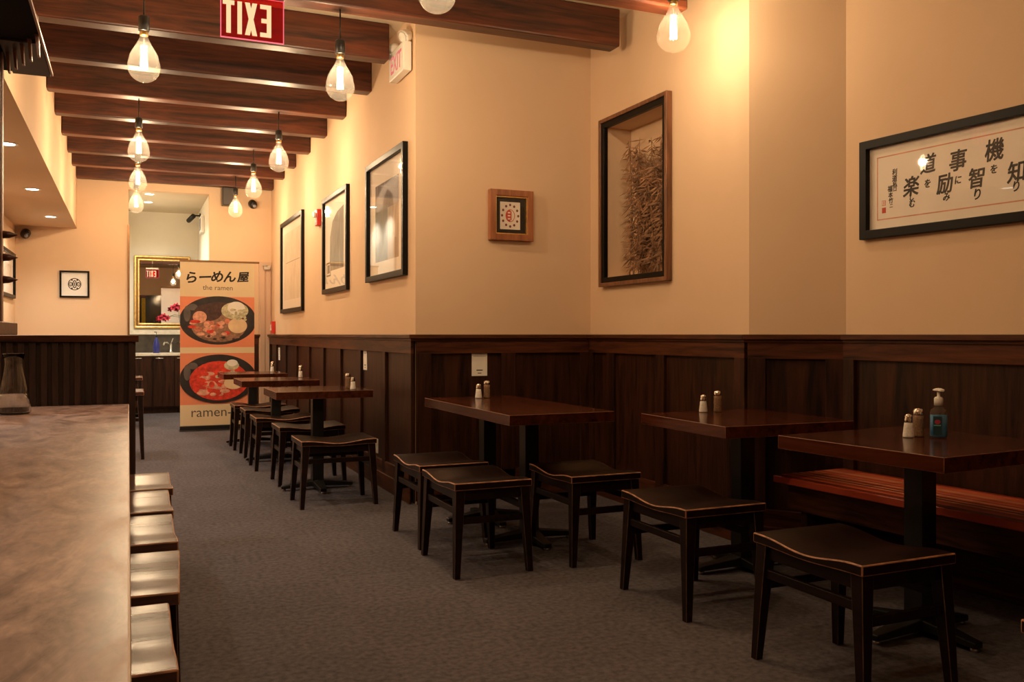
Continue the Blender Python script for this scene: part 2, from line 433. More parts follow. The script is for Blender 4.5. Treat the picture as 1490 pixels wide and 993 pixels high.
# far walls either side of the passage
struct(MB().box(-1.41, BY, 0, 0, BY+.12, CZ).build('wall_back', M['plaster']))
struct(MB().box(1.01, BY, 0, WX+.1, BY+.12, CZ).build('wall_far', M['plaster']))
struct(MB().box(0, BY, 3.09, 1.01, BY+.12, CZ).build('wall_header', M['plaster']))
PY = 14.95
struct(MB().box(-.1, BY+.12, 0, 0, PY, 3.1).build('wall_passage_left', M['white_wall']))
struct(MB().box(1.01, BY+.12, 0, 1.11, PY, 3.1).build('wall_passage_right', M['white_wall']))
struct(MB().box(-.1, PY, 0, 1.11, PY+.1, 3.1).build('wall_passage_back', M['white_wall']))
struct(MB().box(-.1, BY+.12, 3.09, 1.11, PY, 3.17).build('ceiling_passage', M['ceiling']))
struct(MB().box(-1.41, FY-.1, 0, 4.2, FY, CZ).build('wall_front', M['plaster']))
d2 = struct(MB().box(.25, FY, 0, 1.5, FY+.03, 2.5).build('door_2', M['night']))
MB().box(.40, FY+.03, .3, .52, FY+.05, 2.4).build('curtain_strip', M['yellow'], d2)
# dropped ceiling along the kitchen side
struct(MB().box(-1.42, FY, 2.55, -.61, BY, CZ).build('ceiling_dropped', M['plaster']))
struct(MB().box(-.012, BY-.018, 0, .014, BY+.002, 2.62).build('trim_1', M['gold_dark']))  # thin dark strip down the passage corner

# wainscot: local x along the wall seen left to right, -y towards the room
tn = [1]; bn = {}
def wainscot(p, q, stiles, side, cap0=.0, cap1=.0, wide=.085, base=True):
    p, q = Vector(p), Vector(q); d = q-p; L = d.length; a = math.atan2(d.y, d.x)
    tn[0] += 1
    b = MB()
    b.box(0, -.012, .02, L, 0, 1.15, 0)
    for x in stiles: b.box(max(0, x-wide/2), -.034, .12, min(L, x+wide/2), -.012, 1.05, 0)
    b.box(0, -.034, 1.045, L, -.012, 1.152, 1)
    b.box(0, -.034, .115, L, -.012, .21, 1)
    b.box(-cap0, -.062, 1.152, L+cap1, 0, 1.18, 1)
    b.box(-cap0*.6, -.044, 1.135, L+cap1*.6, -.012, 1.153, 1)
    o = b.build('trim_%d' % tn[0], [M['wain_v'], M['wain_h']], bevel=.003)
    o.location = (p.x, p.y, 0); o.rotation_euler = (0, 0, a); struct(o)
    if base:
        b = MB().box(0, -.046, 0, L, -.0345, .118, 0)
        o = b.build('baseboard_'+side, M['wain_h'], bevel=.004); o.location = (p.x, p.y, 0); o.rotation_euler = (0, 0, a); struct(o)
Lc = BY-AY
wainscot((WX, BY), (WX, AY), [.04]+[.62+.78*k for k in range(8)]+[Lc-.01], 'right', 0, .06)
wainscot((WX, AY), (RXX, AY), [.05, .69, 1.33], 'return', .06, 0, .11)
wainscot((RXX, AY), (DX, DY), [.04, .35, 1.0, 1.83], 'recess', 0, .02, .1)
wainscot((DX, DY), (CX, CY), [.05, .47], 'slanted', .02, 0, .1)
wainscot((CX, CY), (ENDX, ENDY), [.03, 2.4, 4.8], 'bench', 0, 0, .1)
wainscot((1.01, BY), (1.655, BY), [.05, .32, .61], 'far', 0, .02, .08)

# pale narrow door beside the wainscot at the far end
d1 = MB().box(1.66, BY-.04, 0, 1.828, BY, 2.19).box(1.672, BY-.052, .15, 1.74, BY-.04, 2.12).box(1.76, BY-.052, .15, 1.815, BY-.04, 2.12).build('door_1', M['pale_door'], bevel=.004)
struct(d1)
MB().tube([(1.70, BY-.09, 2.13), (1.76, BY-.10, 2.13), (1.80, BY-.055, 2.11)], .012).box(1.72, BY-.10, 2.08, 1.80, BY-.052, 2.13).build('door_closer', M['steel'], d1)

# ------------------------------------------------------------------ ceiling beams
beam_y = [4.30, 5.35, 6.26, 7.15, 8.07, 8.93, 9.82, 10.73, 11.57, 12.5]
nth = ['short dark beam end at the top edge, behind the bulb nearest the bright right wall',
       'big dark ceiling beam running over the orange wall, with two large bulbs below',
       'dark timber ceiling beam seen behind the hanging red exit sign',
       'dark ceiling beam first beyond the red exit sign beam',
       'dark ceiling beam holding the second pair of bulbs down the corridor',
       'dark ceiling beam just beyond the second pair of hanging bulbs',
       'dark ceiling beam holding the third pair of bulbs down the corridor',
       'dark ceiling beam just beyond the third pair of hanging bulbs',
       'dark ceiling beam holding the farthest pair of hanging bulbs',
       'last dark ceiling beam, nearest the back wall and the passage']
beams = []
for i, y in enumerate(beam_y):
    x1 = WX if y > AY else (RXX-.09 if y > 5 else 2.957)
    if abs(y-6.26) < .01: x1 = 1.735
    zb = 3.05 if i == 0 else 3.17
    m = MB().box(-.61, 0, 0, x1, .14, CZ-zb)
    o = m.build('ceiling_beam', M['beam'], bevel=.012)
    o.location = (0, y, zb)
    tag(o, nth[i], 'beam', 'ceiling beams')

# ------------------------------------------------------------------ hanging bulbs
def lamp(loc, energy, col, rad, parent, name='bulb_light'):
    l = bpy.data.lights.new(name, 'POINT'); l.energy = energy; l.color = col; l.shadow_soft_size = rad
    o = bpy.data.objects.new(name, l); COL.objects.link(o); o.location = loc; o.parent = parent
    return o
WARM = (1, .735, .465)
BULB_W = 60
def make_bulb(zb, ztop, label, power=1.):
    """local origin at the bulb bottom"""
    t = thing('pendant_bulb', label, 'hanging light bulb', (0,0,0), 0, 'bare filament bulbs hung from the beams')
    R = .0875
    prof = [(0, 0)]
    for k in range(1, 15):
        a = PI*.5*k/14*1.22
        prof.append((R*math.sin(min(a, PI/2+.7)), R-R*math.cos(a)))
    prof += [(R*.86, .150), (R*.68, .180), (R*.50, .207), (R*.36, .230), (R*.27, .250), (R*.25, .262)]
    MB().lathe(prof, 28).build('glass', M['bulb_glass'], t)
    b = MB()
    for k in range(6):
        a = 2*PI*k/6
        b.tube([(.016*math.cos(a), .016*math.sin(a), .075), (.012*math.cos(a), .012*math.sin(a), .205)], .0042, 6)
    b.build('filament', M['filament'], t)
    MB().tube([(0,0,.07),(0,0,.25)], .004, 6).build('glass_stem', M['clear'], t)
    MB().lathe([(.0225, .262), (.0235, .268), (.021, .272), (.0235, .277), (.021, .282), (.022, .29)], 16).build('screw_cap', M['brass'], t)
    MB().lathe([(.026, .286), (.030, .29), (.030, .365), (.026, .372), (.010, .378)], 20).build('socket', M['black'], t)
    MB().tube([(0,0,.372), (0,0,ztop-zb)], .0045, 8).build('cord', M['black'], t)
    lamp((0,0,.14), BULB_W*power, WARM, .03, t)
    t.location.z = zb
    return t
bulbs = [ (.08, 1.60, 2.62, 'added unseen filament bulb over the near end of the counter'),  # first two bulbs are added out of view to brighten the alcove
 (1.22, 1.60, 2.62, 'added unseen filament bulb over the near end of the aisle'),
 (1.412, 4.22, 2.782, 'bulb cut by the top edge of the photo, above the big beam'),
 (2.803, 4.22, 2.762, 'large lit bulb nearest the bright right wall, above the framed plant niche'),
 (.08, 5.42, 2.60, 'largest lit bulb of the left row, left of the red exit sign'),
 (1.19, 5.42, 2.61, 'largest lit bulb of the right row, left of the white exit sign'),
 (.08, 8.14, 2.635, 'second lit bulb down the left row'),
 (1.235, 8.14, 2.635, 'second lit bulb down the right row'),
 (.088, 9.89, 2.645, 'third lit bulb down the left row'),
 (1.235, 9.89, 2.645, 'third lit bulb down the right row'),
 (.085, 11.64, 2.645, 'farthest lit bulb of the left row'),
 (1.235, 11.64, 2.645, 'farthest lit bulb of the right row, beside the black speaker')]
for i, (x, y, z, lab) in enumerate(bulbs):
    t = make_bulb(z, 3.171 if y > 5 else CZ+.001, lab, (.9 if x < 1 else .6) if y < 2 else (.62 if x > 2 else .9) if y < 5 else .92); t.location = (x, y, z)
    if 4 < y < 5:
        for ch in t.children:
            if ch.type == 'MESH' and ch.name.split('.')[0] != 'cord': ch.scale = (1.08, 1.08, 1.0)

# ------------------------------------------------------------------ recessed downlights
def downlight(x, y, z, label, w, up=False):
    t = thing('recessed_downlight', label, 'ceiling light', (x, y, z), 0, 'recessed downlights')
    MB().ring(ell(0,0,.075,.075,24), ell(0,0,.055,.055,24), -.006, .001).build('trim_ring', M['white_plastic'], t)
    MB().prism(ell(0,0,.055,.055,24), -.003, .0).build('lens', M['downlight'], t)
    l = bpy.data.lights.new('downlight_beam', 'SPOT'); l.energy = w; l.color = (1, .94, .80); l.spot_size = 2.5; l.spot_blend = .8; l.shadow_soft_size = .05
    o = bpy.data.objects.new('downlight_beam', l); COL.objects.link(o); o.parent = t; o.location = (0, 0, -.02)
downlight(-.80, 7.29, 2.55, 'recessed downlight in the dropped ceiling, cut by the left edge', 80)
downlight(-.83, 9.47, 2.55, 'middle recessed downlight in the dropped ceiling on the left', 80)
downlight(-.83, 11.60, 2.55, 'recessed downlight in the dropped ceiling, nearest the back wall camera', 80)
downlight(-.80, 5.14, 2.55, 'added unseen downlight in the dropped ceiling, lighting the counter', 34)  # added out of view, continuing the row, to light the counter
downlight(.26, 13.05, 3.09, 'nearer of two downlights in the passage ceiling', 85)
downlight(.26, 13.85, 3.09, 'farther of two downlights in the passage ceiling', 85)

# ------------------------------------------------------------------ stools
def seat_mb(W, D, h, th, dip, along='y'):
    """saddle seat: W across, D along the dipped direction (local y)"""
    b = MB(); nx, ny = 4, 22; vs, fs = [], []
    def prof(s):
        z = 0.
        if abs(s) < .43: z = -dip*(.5+.5*math.cos(PI*s/.43))
        return z
    for lay in (0, 1):
        for j in range(ny+1):
            s = j/ny-.5
            for i in range(nx+1):
                u = i/nx-.5
                z = h + (prof(s) if lay else -th+prof(s)*.35)
                vs.append((u*W, s*D, z))
    n = (nx+1)*(ny+1)
    for j in range(ny):
        for i in range(nx):
            a = j*(nx+1)+i
            fs.append((a, a+nx+1, a+nx+2, a+1)); fs.append((n+a, n+a+1, n+a+nx+2, n+a+nx+1))
    for i in range(nx):
        fs.append((i, i+1, n+i+1, n+i)); a = ny*(nx+1)+i; fs.append((a+1, a, n+a, n+a+1))
    for j in range(ny):
        a = j*(nx+1); fs.append((a+nx+1, a, n+a, n+a+nx+1)); a = j*(nx+1)+nx; fs.append((a, a+nx+1, n+a+nx+1, n+a))
    b.add(vs, fs)
    return b
def make_stool(name, h, mats, label, cat, W=.41, D=.52, tall=False):
    t = thing(name, label, cat)
    seat_mb(W, D, h, .036, .022).build('seat', mats, t, bevel=.0045, bmat=1)
    zt = h-.034
    lx, ly = W/2-.034, D/2-.034
    for sx in (-1, 1):
        for sy in (-1, 1):
            MB().frustum((sx*(lx+.022), sy*(ly+.028), 0), .030, .030, (sx*lx, sy*ly, zt), .050, .050).build('leg', [M['stool'], M['worn_leg']], t, bevel=.0022, bmat=1)
    for sx in (-1, 1): MB().box(sx*lx-.011, -ly+.02, zt-.055, sx*lx+.011, ly-.02, zt).build('apron', M['stool'], t, bevel=.002)
    for sy in (-1, 1): MB().box(-lx+.02, sy*ly-.011, zt-.055, lx-.02, sy*ly+.011, zt).build('apron', M['stool'], t, bevel=.002)
    zs = h*.56
    for sy in (-1, 1): MB().box(-lx+.005, sy*(ly+.01)-.010, zs, lx-.005, sy*(ly+.01)+.010, zs+.032).build('stretcher', M['stool'], t, bevel=.002)
    zs = h*.66
    for sx in (-1, 1): MB().box(sx*(lx+.008)-.010, -ly+.005, zs, sx*(lx+.008)+.010, ly-.005, zs+.032).build('stretcher', M['stool'], t, bevel=.002)
    return t
dark = make_stool('saddle_stool', .46, [M['stool'], M['worn']], '', 'stool')
g1 = 'dark saddle stools at the wall tables'
spots = [((1.645, 4.30), 0, 'dark saddle stool at the aisle side of the long table, nearer of its two'),
 ((1.665, 4.93), 0, 'dark saddle stool by the orange wall corner, half hidden behind another stool'),
 ((2.26, 4.27), 0, 'dark saddle stool in shadow between the long table and the middle square table'),
 ((2.30, 3.325), 0, 'dark saddle stool at the aisle side of the square table under the framed niche'),
 ((2.295, 2.37), .01, 'dark saddle stool in front of the table with the sanitiser bottle'),
 ((2.278, 1.30), 0, 'dark saddle stool showing only one corner at the right edge of the photo'),
 ((1.325, 6.25), PI/2, 'dark saddle stool on the near side of the first corridor table'),
 ((1.33, 7.24), PI/2, 'dark saddle stool tucked behind the first corridor table'),
 ((1.265, 8.11), PI/2, 'dark saddle stool on the near side of the second corridor table'),
 ((1.275, 8.98), PI/2, 'dark saddle stool between the second and farthest corridor tables'),
 ((1.245, 9.62), PI/2, 'dark saddle stool pushed up to the farthest corridor table before the banner')]
for i, ((x, y), r, lab) in enumerate(spots):
    if i == 0: dark.location = (x, y, 0); dark['label'] = lab; dark['group'] = g1
    else: dup(dark, (x, y, 0), r, lab, g1)
cs = make_stool('counter_stool', .46, [M['cstool'], M['worn']], '', 'stool')
g2 = 'brown saddle stools along the counter'
cspots = [((-.105, 2.30), .0, 'nearest brown saddle stool at the counter, cut by the bottom of the photo'),
 ((-.06, 2.92), -.05, 'second nearest counter stool, pulled out farthest and slightly turned'),
 ((-.045, 3.565), .0, 'middle one of the five brown stools along the counter'),
 ((-.035, 4.16), .0, 'fourth brown counter stool from the camera'),
 ((-.012, 4.725), .0, 'fifth brown counter stool, last before the slatted partition')]
for i, ((x, y), r, lab) in enumerate(cspots):
    if i == 0: cs.location = (x, y, 0); cs.rotation_euler.z = r; cs['label'] = lab; cs['group'] = g2
    else: dup(cs, (x, y, 0), r, lab, g2)
hs = make_stool('bar_stool', .64, [M['cstool'], M['worn']], 'tall brown stool just beyond the slatted partition edge, nearer of two', 'stool')
hs.location = (-.07, 9.35, 0); hs['group'] = 'tall stools beyond the partition'
dup(hs, (-.04, 12.40, 0), 0, 'tall brown stool beyond the slatted partition edge, farther of two', 'tall stools beyond the partition')

# ------------------------------------------------------------------ tables
TZ = .765
def make_table(sx, sy, label, posts=((0, 0),), arms=(.27, .25)):
    t = thing('pedestal_table', label, 'table', group='dark pedestal tables')
    MB().box(-sx/2, -sy/2, TZ-.055, sx/2, sy/2, TZ).build('tabletop', [M['table'], M['table_edge']], t, bevel=.002, bmat=1)
    for (px, py) in posts:
        MB().box(px-.042, py-.042, .07, px+.042, py+.042, TZ-.06).box(px-.11, py-.11, TZ-.06, px+.11, py+.11, TZ-.0555).build('post', M['black'], t, bevel=.004)
        b = MB()
        for a, L in ((0, arms[0]), (PI/2, arms[1]), (PI, arms[0]), (1.5*PI, arms[1])):
            m = T(px, py, 0) @ RZ(a)
            vs = [(.0, -.045, .03), (L, -.022, .015), (L, .022, .015), (.0, .045, .03), (.0, -.045, .075), (L, -.022, .038), (L, .022, .038), (.0, .045, .075)]
            b.add(vs, [(0,3,2,1),(4,5,6,7),(0,1,5,4),(1,2,6,5),(2,3,7,6),(3,0,4,7)], 0, m)
        base = b.build('base', M['black'], t, bevel=.004)
        for a, L in ((0, arms[0]), (PI/2, arms[1]), (PI, arms[0]), (1.5*PI, arms[1])):
            MB().lathe([(.016, 0), (.016, .012), (.008, .018)], 10, mat=T(px, py, 0) @ RZ(a) @ T(L-.02, 0, 0)).build('foot_glide', M['steel'], t)
    return t
def place(t, x, y, r=0): t.location = (x, y, 0); t.rotation_euler.z = r; return t
place(make_table(.62, 1.38, 'long dark table against the orange wall corner with a white card above', ((0, -.262), (0, .36))), 2.095, 4.885, .01)
place(make_table(.74, .74, 'dark square table in the recess under the framed plant niche'), 2.84, 3.655, -.02)
place(make_table(.76, .76, 'nearest dark table, with the sanitiser pump bottle on top'), 2.868, 2.588, .087)
place(make_table(.71, .64, 'dark square table nearest along the corridor wall'), 1.325, 6.84, 0)
place(make_table(.69, .66, 'second dark square table along the corridor wall'), 1.265, 8.52, 0)
place(make_table(.66, .66, 'farthest dark table along the corridor, in front of the banner'), 1.235, 10.0, 0)

# ------------------------------------------------------------------ shakers and bottle on tables
def make_salt():
    t = thing('salt_shaker', '', 'salt shaker', group='salt shakers on the tables')
    MB().lathe([(.0, .001), (.0215, .001), (.0225, .006), (.0175, .05), (.0155, .062)], 12).build('glass_body', M['salt'], t)
    MB().lathe([(.0165, .0605), (.0170, .064), (.0168, .074), (.0145, .080), (.0155, .086), (.010, .093), (0, .095)], 16).build('metal_cap', M['chrome'], t)
    return t
def make_pepper():
    t = thing('pepper_shaker', '', 'pepper shaker', group='pepper shakers on the tables')
    MB().lathe([(.0, .001), (.021, .001), (.0215, .005), (.0195, .03), (.021, .05), (.0195, .07), (.0205, .088)], 14).build('glass_body', M['pepper'], t)
    MB().lathe([(.0208, .087), (.0215, .092), (.021, .104), (.016, .112), (0, .115)], 16).build('metal_cap', M['chrome'], t)
    return t
sal, pep = make_salt(), make_pepper()
sp = [((2.09, 5.40), (2.15, 5.405), 'on the long table below the white card'),
      ((2.815, 3.955), (2.90, 3.945), 'on the square table under the framed niche'),
      ((2.885, 2.66), (2.952, 2.672), 'on the nearest table beside the sanitiser bottle'),
      ((1.555, 6.64), (1.565, 6.85), 'on the corridor table nearest the camera'),
      ((1.535, 8.75), (1.548, 8.82), 'on the second corridor table'),
      ((1.46, 10.10), (1.475, 10.17), 'on the farthest corridor table')]
for i, (a, p, lab) in enumerate(sp):
    l1, l2 = 'white salt shaker with metal cap '+lab, 'brown pepper shaker with metal cap '+lab
    if i == 0:
        sal.location = (*a, TZ); sal['label'] = l1; pep.location = (*p, TZ); pep['label'] = l2
    else:
        dup(sal, (*a, TZ), 0, l1); dup(pep, (*p, TZ), 0, l2)
t = thing('sanitiser_bottle', 'clear blue gel hand sanitiser bottle with white pump on the nearest table', 'bottle', (2.985, 2.602, TZ), -.6)
def oval(rx, ry, zs, mi=0):
    b = MB(); vs, fs = [], []; n = 20
    for z, k in zs:
        for i in range(n):
            a = 2*PI*i/n; vs.append((rx*k*math.cos(a), ry*k*math.sin(a), z))
    for j in range(len(zs)-1):
        for i in range(n): fs.append((j*n+i, j*n+(i+1) % n, (j+1)*n+(i+1) % n, (j+1)*n+i))
    fs.append(tuple(range(n-1, -1, -1))); fs.append(tuple((len(zs)-1)*n+i for i in range(n)))
    return b.add(vs, fs, mi, None, True)
oval(.034, .022, [(.001, .92), (.006, 1), (.098, 1), (.112, .9), (.122, .5), (.126, .42), (.134, .42)]).build('bottle_body', M['clear'], t)
oval(.0325, .0205, [(.004, .9), (.008, 1), (.093, 1)]).build('gel', M['gel'], t)
lb = MB().prism([(-.026,.014),(.006,.014),(.006,.088),(-.026,.088)], .0225, .0232, 0, UP).prism(ell(-.010,.066,.011,.009,16), .0232, .0236, 1, UP).prism([(-.024,.050),(.002,.050),(.002,.054),(-.024,.054)], .0232, .0236, 2, UP)
lb.build('label_sticker', [M['label'], M['pink'], M['green_l']], t)
MB().lathe([(.017, .130), (.017, .158), (.013, .164), (.006, .166), (.006, .190)], 18).build('pump_collar', M['white_plastic'], t)
MB().lathe([(.006, .186), (.022, .190), (.022, .194), (.010, .199), (0, .200)], 20).box(-.008, -.052, .188, .008, 0, .196).build('pump_head', M['white_plastic'], t, bevel=.002)

# ------------------------------------------------------------------ counter
t = thing('counter', 'long brown wooden bar counter running down the left with a pale edge', 'counter', (0,0,0))
MB().box(-.80, .2, .775, .003, 5.165, .81).build('worktop', [M['counter'], M['counter_edge']], t, bevel=.004, bmat=1)
MB().box(-.80, .2, 0, -.45, 5.165, .775).build('front_panel', M['slat'], t)
t = thing('slatted_partition', 'dark slatted half-height partition with flat cap behind the counter end', 'partition', (0,0,0))
b = MB().box(-1.31, 5.20, 0, .035, 5.26, 1.14)
x = -1.30
while x < .02:
    b.box(x, 5.178, 0, x+.030, 5.20, 1.14); x += .052
b.build('slat_panel', M['slat'], t, bevel=.003)
MB().box(-1.31, 5.155, 1.14, .05, 5.28, 1.176).build('cap_rail', M['wain_h'], t, bevel=.004)
# carafe
t = thing('glass_carafe', 'clear glass water carafe at the far end of the counter', 'carafe', (-.49, 4.71, .81))
pr = [(.0, .004), (.068, .004), (.073, .012), (.071, .045), (.060, .12), (.046, .19), (.040, .225), (.041, .25), (.047, .278), (.0475, .281)]
inn = [(r-.003, z+.004) for r, z in pr[1:]][::-1]
b = MB().lathe(pr+[(.0445, .281)]+[(max(r, 0), z) for r, z in inn[1:]]+[(0, .010)], 32)
b.build('glass_body', solid_glass('carafe_glass'), t)
MB().lathe([(0, .012), (.064, .012), (.0665, .02), (.067, .045), (.060, .095), (0, .095)], 28).build('water', solid_glass('water', 1.33), t)
# kitchen ledge, post, hooks and slatted canopy
t = thing('kitchen_ledge', 'brown wooden ledge end with red-brown post at the left edge', 'ledge', (0,0,0))
MB().box(-1.30, .6, 1.178, -.372, 3.70, 1.222).build('shelf', M['beam'], t, bevel=.003)
MB().box(-.78, .6, .811, -.74, 3.66, 1.178).build('support_panel', M['slat'], t)
MB().box(-.47, 3.58, 1.222, -.412, 3.66, 2.18).build('post', M['beam'], t, bevel=.004)
MB().box(-.4118, 3.60, 1.222, -.409, 3.63, 2.18).build('light_strip', M['pale_trim'], t)
for z in (1.535, 1.454, 1.375):
    MB().lathe([(.014, 0), (.012, .02), (.004, .04), (0, .048)], 12, mat=T(-.409, 3.615, z) @ RY(PI/2)).build('hook_peg', M['beam'], t)
t = thing('kitchen_canopy', 'black slatted canopy over the kitchen with a pale edge strip, top left', 'canopy', (0,0,0))
MB().box(-1.30, .6, 2.185, -.275, 3.87, 2.20).build('canopy_body', M['matte_black'], t)
MB().box(-.275, .6, 2.180, -.268, 3.87, 2.192).build('edge_strip', M['pale_trim'], t)
MB().box(-.405, 3.45, 2.178, -.277, 3.875, 2.1848).build('end_panel', M['panel_grey'], t)
for k in range(7):
    f = k/6; x = -.455+.17*f; y = 3.74-.37*f
    MB().add([(x-.010,y-.01,2.25),(x+.006,y-.01,2.25),(x+.006,y+.02,2.25),(x-.010,y+.02,2.25),(x+.004,y-.01,2.113),(x+.012,y-.01,2.113),(x+.012,y+.02,2.113),(x+.004,y+.02,2.113)],
             [(0,1,2,3),(4,7,6,5),(0,4,5,1),(1,5,6,2),(2,6,7,3),(3,7,4,0)]).build('rafter_peg', M['peg'], t, bevel=.002)

# ------------------------------------------------------------------ bench
t = thing('bench', 'long red-striped wooden bench seat fixed along the right wall', 'bench', (CX, CY, 0), math.atan2(wd.y, wd.x))
# local x runs along the wall towards the camera, -y towards the room
MB().box(.01, -.53, .435, 3.4, -.036, .47).build('seat', stripes(), t, bevel=.004)
MB().box(.05, -.47, .30, 3.4, -.45, .435).build('front_rail', M['wain_h'], t, bevel=.003)
for x in (.12, 1.7, 3.2): MB().box(x, -.45, 0, x+.04, -.036, .435).build('leg', M['wain_v'], t, bevel=.003)

# ------------------------------------------------------------------ framed pictures
def framed(name, label, cat, loc, rot, w, h, fw, dep, mf, edge=None, group=None, glassy=True, matw=0., mm=None, bev=.003):
    t = thing(name, label, cat, loc, rot, group)
    o, i = rect(-w/2, 0, w/2, h), rect(-w/2+fw, fw, w/2-fw, h-fw)
    MB().ring(o, i, 0, dep, 0, UP).build('frame', mf, t, bevel=bev)
    if edge: MB().ring(rect(-w/2+fw-.001, fw-.001, w/2-fw+.001, h-fw+.001), rect(-w/2+fw+.008, fw+.008, w/2-fw-.008, h-fw-.008), .002, dep*.7, 0, UP).build('inner_edge', edge, t)
    MB().prism(i, .002, .006, 0, UP).build('mat_board', mm or M['paper'], t)
    if glassy: MB().prism(i, dep*.55, dep*.55+.0015, 0, UP).build('glass_pane', M['glass'], t)
    return t
RW = -PI/2
def art(t, name, polys, mats, z=.0062):
    b = MB()
    for k, (poly, mi) in enumerate(polys): b.prism(poly, z-.002, z+.0003+.00025*k, mi, UP)
    return b.build(name, mats, t)
# corridor wall, far -> near
t = framed('framed_artwork', 'tall black-framed pale artwork, farthest of the three on the corridor wall', 'framed picture', (WX, 10.97, 1.45), RW, 1.55, 1.15, .05, .035, M['frame_black'], group='framed artworks on the corridor wall')
art(t, 'print', [(rect(-.62, .16, .62, 1.0), 0), (rect(-.5, .62, .5, .628), 1)], [M['ink_pale'], M['grey_ink']])  # grey line paints the banner rail's reflection into the artwork
t = framed('framed_artwork', 'black-framed grey artwork, middle of the three on the corridor wall', 'framed picture', (WX, 8.495, 1.585), RW, 1.10, .955, .045, .035, M['frame_black'], group='framed artworks on the corridor wall')
art(t, 'print', [([(-.30, .22), (.33, .22), (.33, .80), (.05, .77), (-.16, .70), (-.27, .56)], 0), (rect(-.44, .17, -.25, .31), 1), (rect(-.42, .185, -.27, .295), 2), (rect(-.40, .2, -.29, .28), 1)], [M['ink_grey'], M['grey_ink'], M['paper']])
t = framed('framed_artwork', 'black-framed dark artwork, nearest of the three on the corridor wall', 'framed picture', (WX, 6.675, 1.605), RW, 1.10, .955, .045, .04, M['frame_black'], group='framed artworks on the corridor wall')
art(t, 'print', [(rect(-.34, .15, .33, .76), 0), (rect(.03, .15, .33, .55), 1), ([(-.33, .55), (.33, .55), (.33, .76), (.2, .76), (-.1, .73), (-.3, .66)], 2), ([(-.12, .55), (.2, .55), (.15, .64), (.02, .69), (-.08, .64)], 0)], [M['ink_dark'], M['ink_tan'], M['nori']])
# crest frame on the return wall
t = framed('framed_crest', 'small red-brown wooden frame with a red crest on a cream card', 'framed picture', (2.545, AY, 1.86), 0, .34, .365, .045, .045, M['frame_wood'], M['gold'], mm=M['frame_black'])
pol = [(rect(-.079, .083, .079, .282), 0)]
for k in range(12):
    a = 2*PI*k/12; pol.append((ell(.064*math.sin(a), .1825+.078*math.cos(a), .0085, .0095, 12), 1))
pol += [(ell(0, .1825, .036, .046, 28), 2), (ell(0, .1825, .031, .041, 28), 0), (ell(0, .1825, .031, .041, 20, PI/2, 1.5*PI), 2)]
pol += [(rect(-.020, .155+.022*k, .008, .164+.022*k), 0) for k in range(3)]+[(rect(.0, .150, .009, .216), 2)]
art(t, 'crest_card', pol, [M['paper'], M['dot'], M['red_ink']])
# square black crest frame on the back wall
t = framed('framed_crest', 'small square black frame with a round black crest on white paper', 'framed picture', (-.637, BY, 1.655), 0, .345, .345, .022, .03, M['frame_black'], mm=M['white'])
pol = [(ell(0, .1725, .078, .078, 40), 0), (ell(0, .1725, .068, .068, 40), 1), (ell(0, .1725, .026, .052, 24), 0), (ell(0, .1725, .014, .040, 20), 1), (ell(0, .1725, .006, .03, 16), 0)]
for sx in (-1, 1):
    pol += [(ell(sx*.045, .1725, .021, .03, 20), 0), (ell(sx*.045, .1725, .012, .018, 16), 1), (ell(sx*.045, .1725, .005, .008, 12), 0), (ell(sx*.03, .225, .010, .010, 12), 0), (ell(sx*.03, .12, .010, .010, 12), 0)]
art(t, 'crest', pol, [M['ink'], M['white']])
# left wall frame
t = framed('framed_print', 'black-framed white print on the far left wall, cut by the photo edge', 'framed picture', (-1.31, 11.85, 1.62), PI/2, 1.3, .55, .04, .035, M['frame_black'], mm=M['white'])
art(t, 'print', [(rect(-.4, .15, .4, .4), 0)], [M['ink_pale']])

# calligraphy on the bench wall
wa = math.atan2(wd.y, wd.x)
s0, s1 = .115, 1.75; w = s1-s0; sm = (s0+s1)/2
P0 = Vector((CX, CY))+wd*sm
t = framed('framed_calligraphy', 'long black-framed Japanese calligraphy with a thin rust border on the right wall', 'framed calligraphy', (P0.x, P0.y, 1.672), wa, w, .508, .045, .035, M['frame_black'])
X = lambda s: s-sm
art(t, 'border_line', [(rect(X(.205), .092, X(s1-.09), .098), 0), (rect(X(.205), .4095, X(s1-.09), .4155), 0), (rect(X(.205), .092, X(.2105), .4155), 0), (rect(X(s1-.094), .092, X(s1-.09), .4155), 0)], [M['rust']])
b = MB()
for ch, s, z, sz, rot in (('道', .503, 2.008, .098, .06), ('を', .500, 1.912, .046, 0), ('楽', .408, 1.912, .104, .03), ('し', .412, 1.857, .038, 0), ('む', .414, 1.826, .042, .05),
        ('事', .663, 1.997, .105, .04), ('に', .663, 1.904, .045, 0), ('励', .592, 1.897, .100, .05), ('み', .602, 1.832, .044, 0),
        ('機', .842, 2.013, .105, .05), ('を', .840, 1.926, .045, 0), ('智', .757, 1.900, .098, .04), ('り', .760, 1.824, .058, 0),
        ('知', .945, 1.898, .100, .05), ('り', .944, 1.833, .052, 0)):
    b.text(ch, sz, FACE(X(s), z-1.672, -.0066, rot), 0, .0011 if sz < .07 else .0021, .0004, .88, .16)
for ch, s, z, sz in (('利', .312, 1.998, .034), ('道', .312, 1.966, .034), ('私', .313, 1.935, .032), ('口', .314, 1.910, .024), ('福', .285, 1.917, .034), ('本', .287, 1.886, .030), ('竹', .290, 1.857, .030), ('二', .291, 1.830, .022)):
    b.text(ch, sz, FACE(X(s), z-1.672, -.0066, .03), 0, .0006, .0004, .9, .1)
b.build('calligraphy_ink', M['ink'], t)
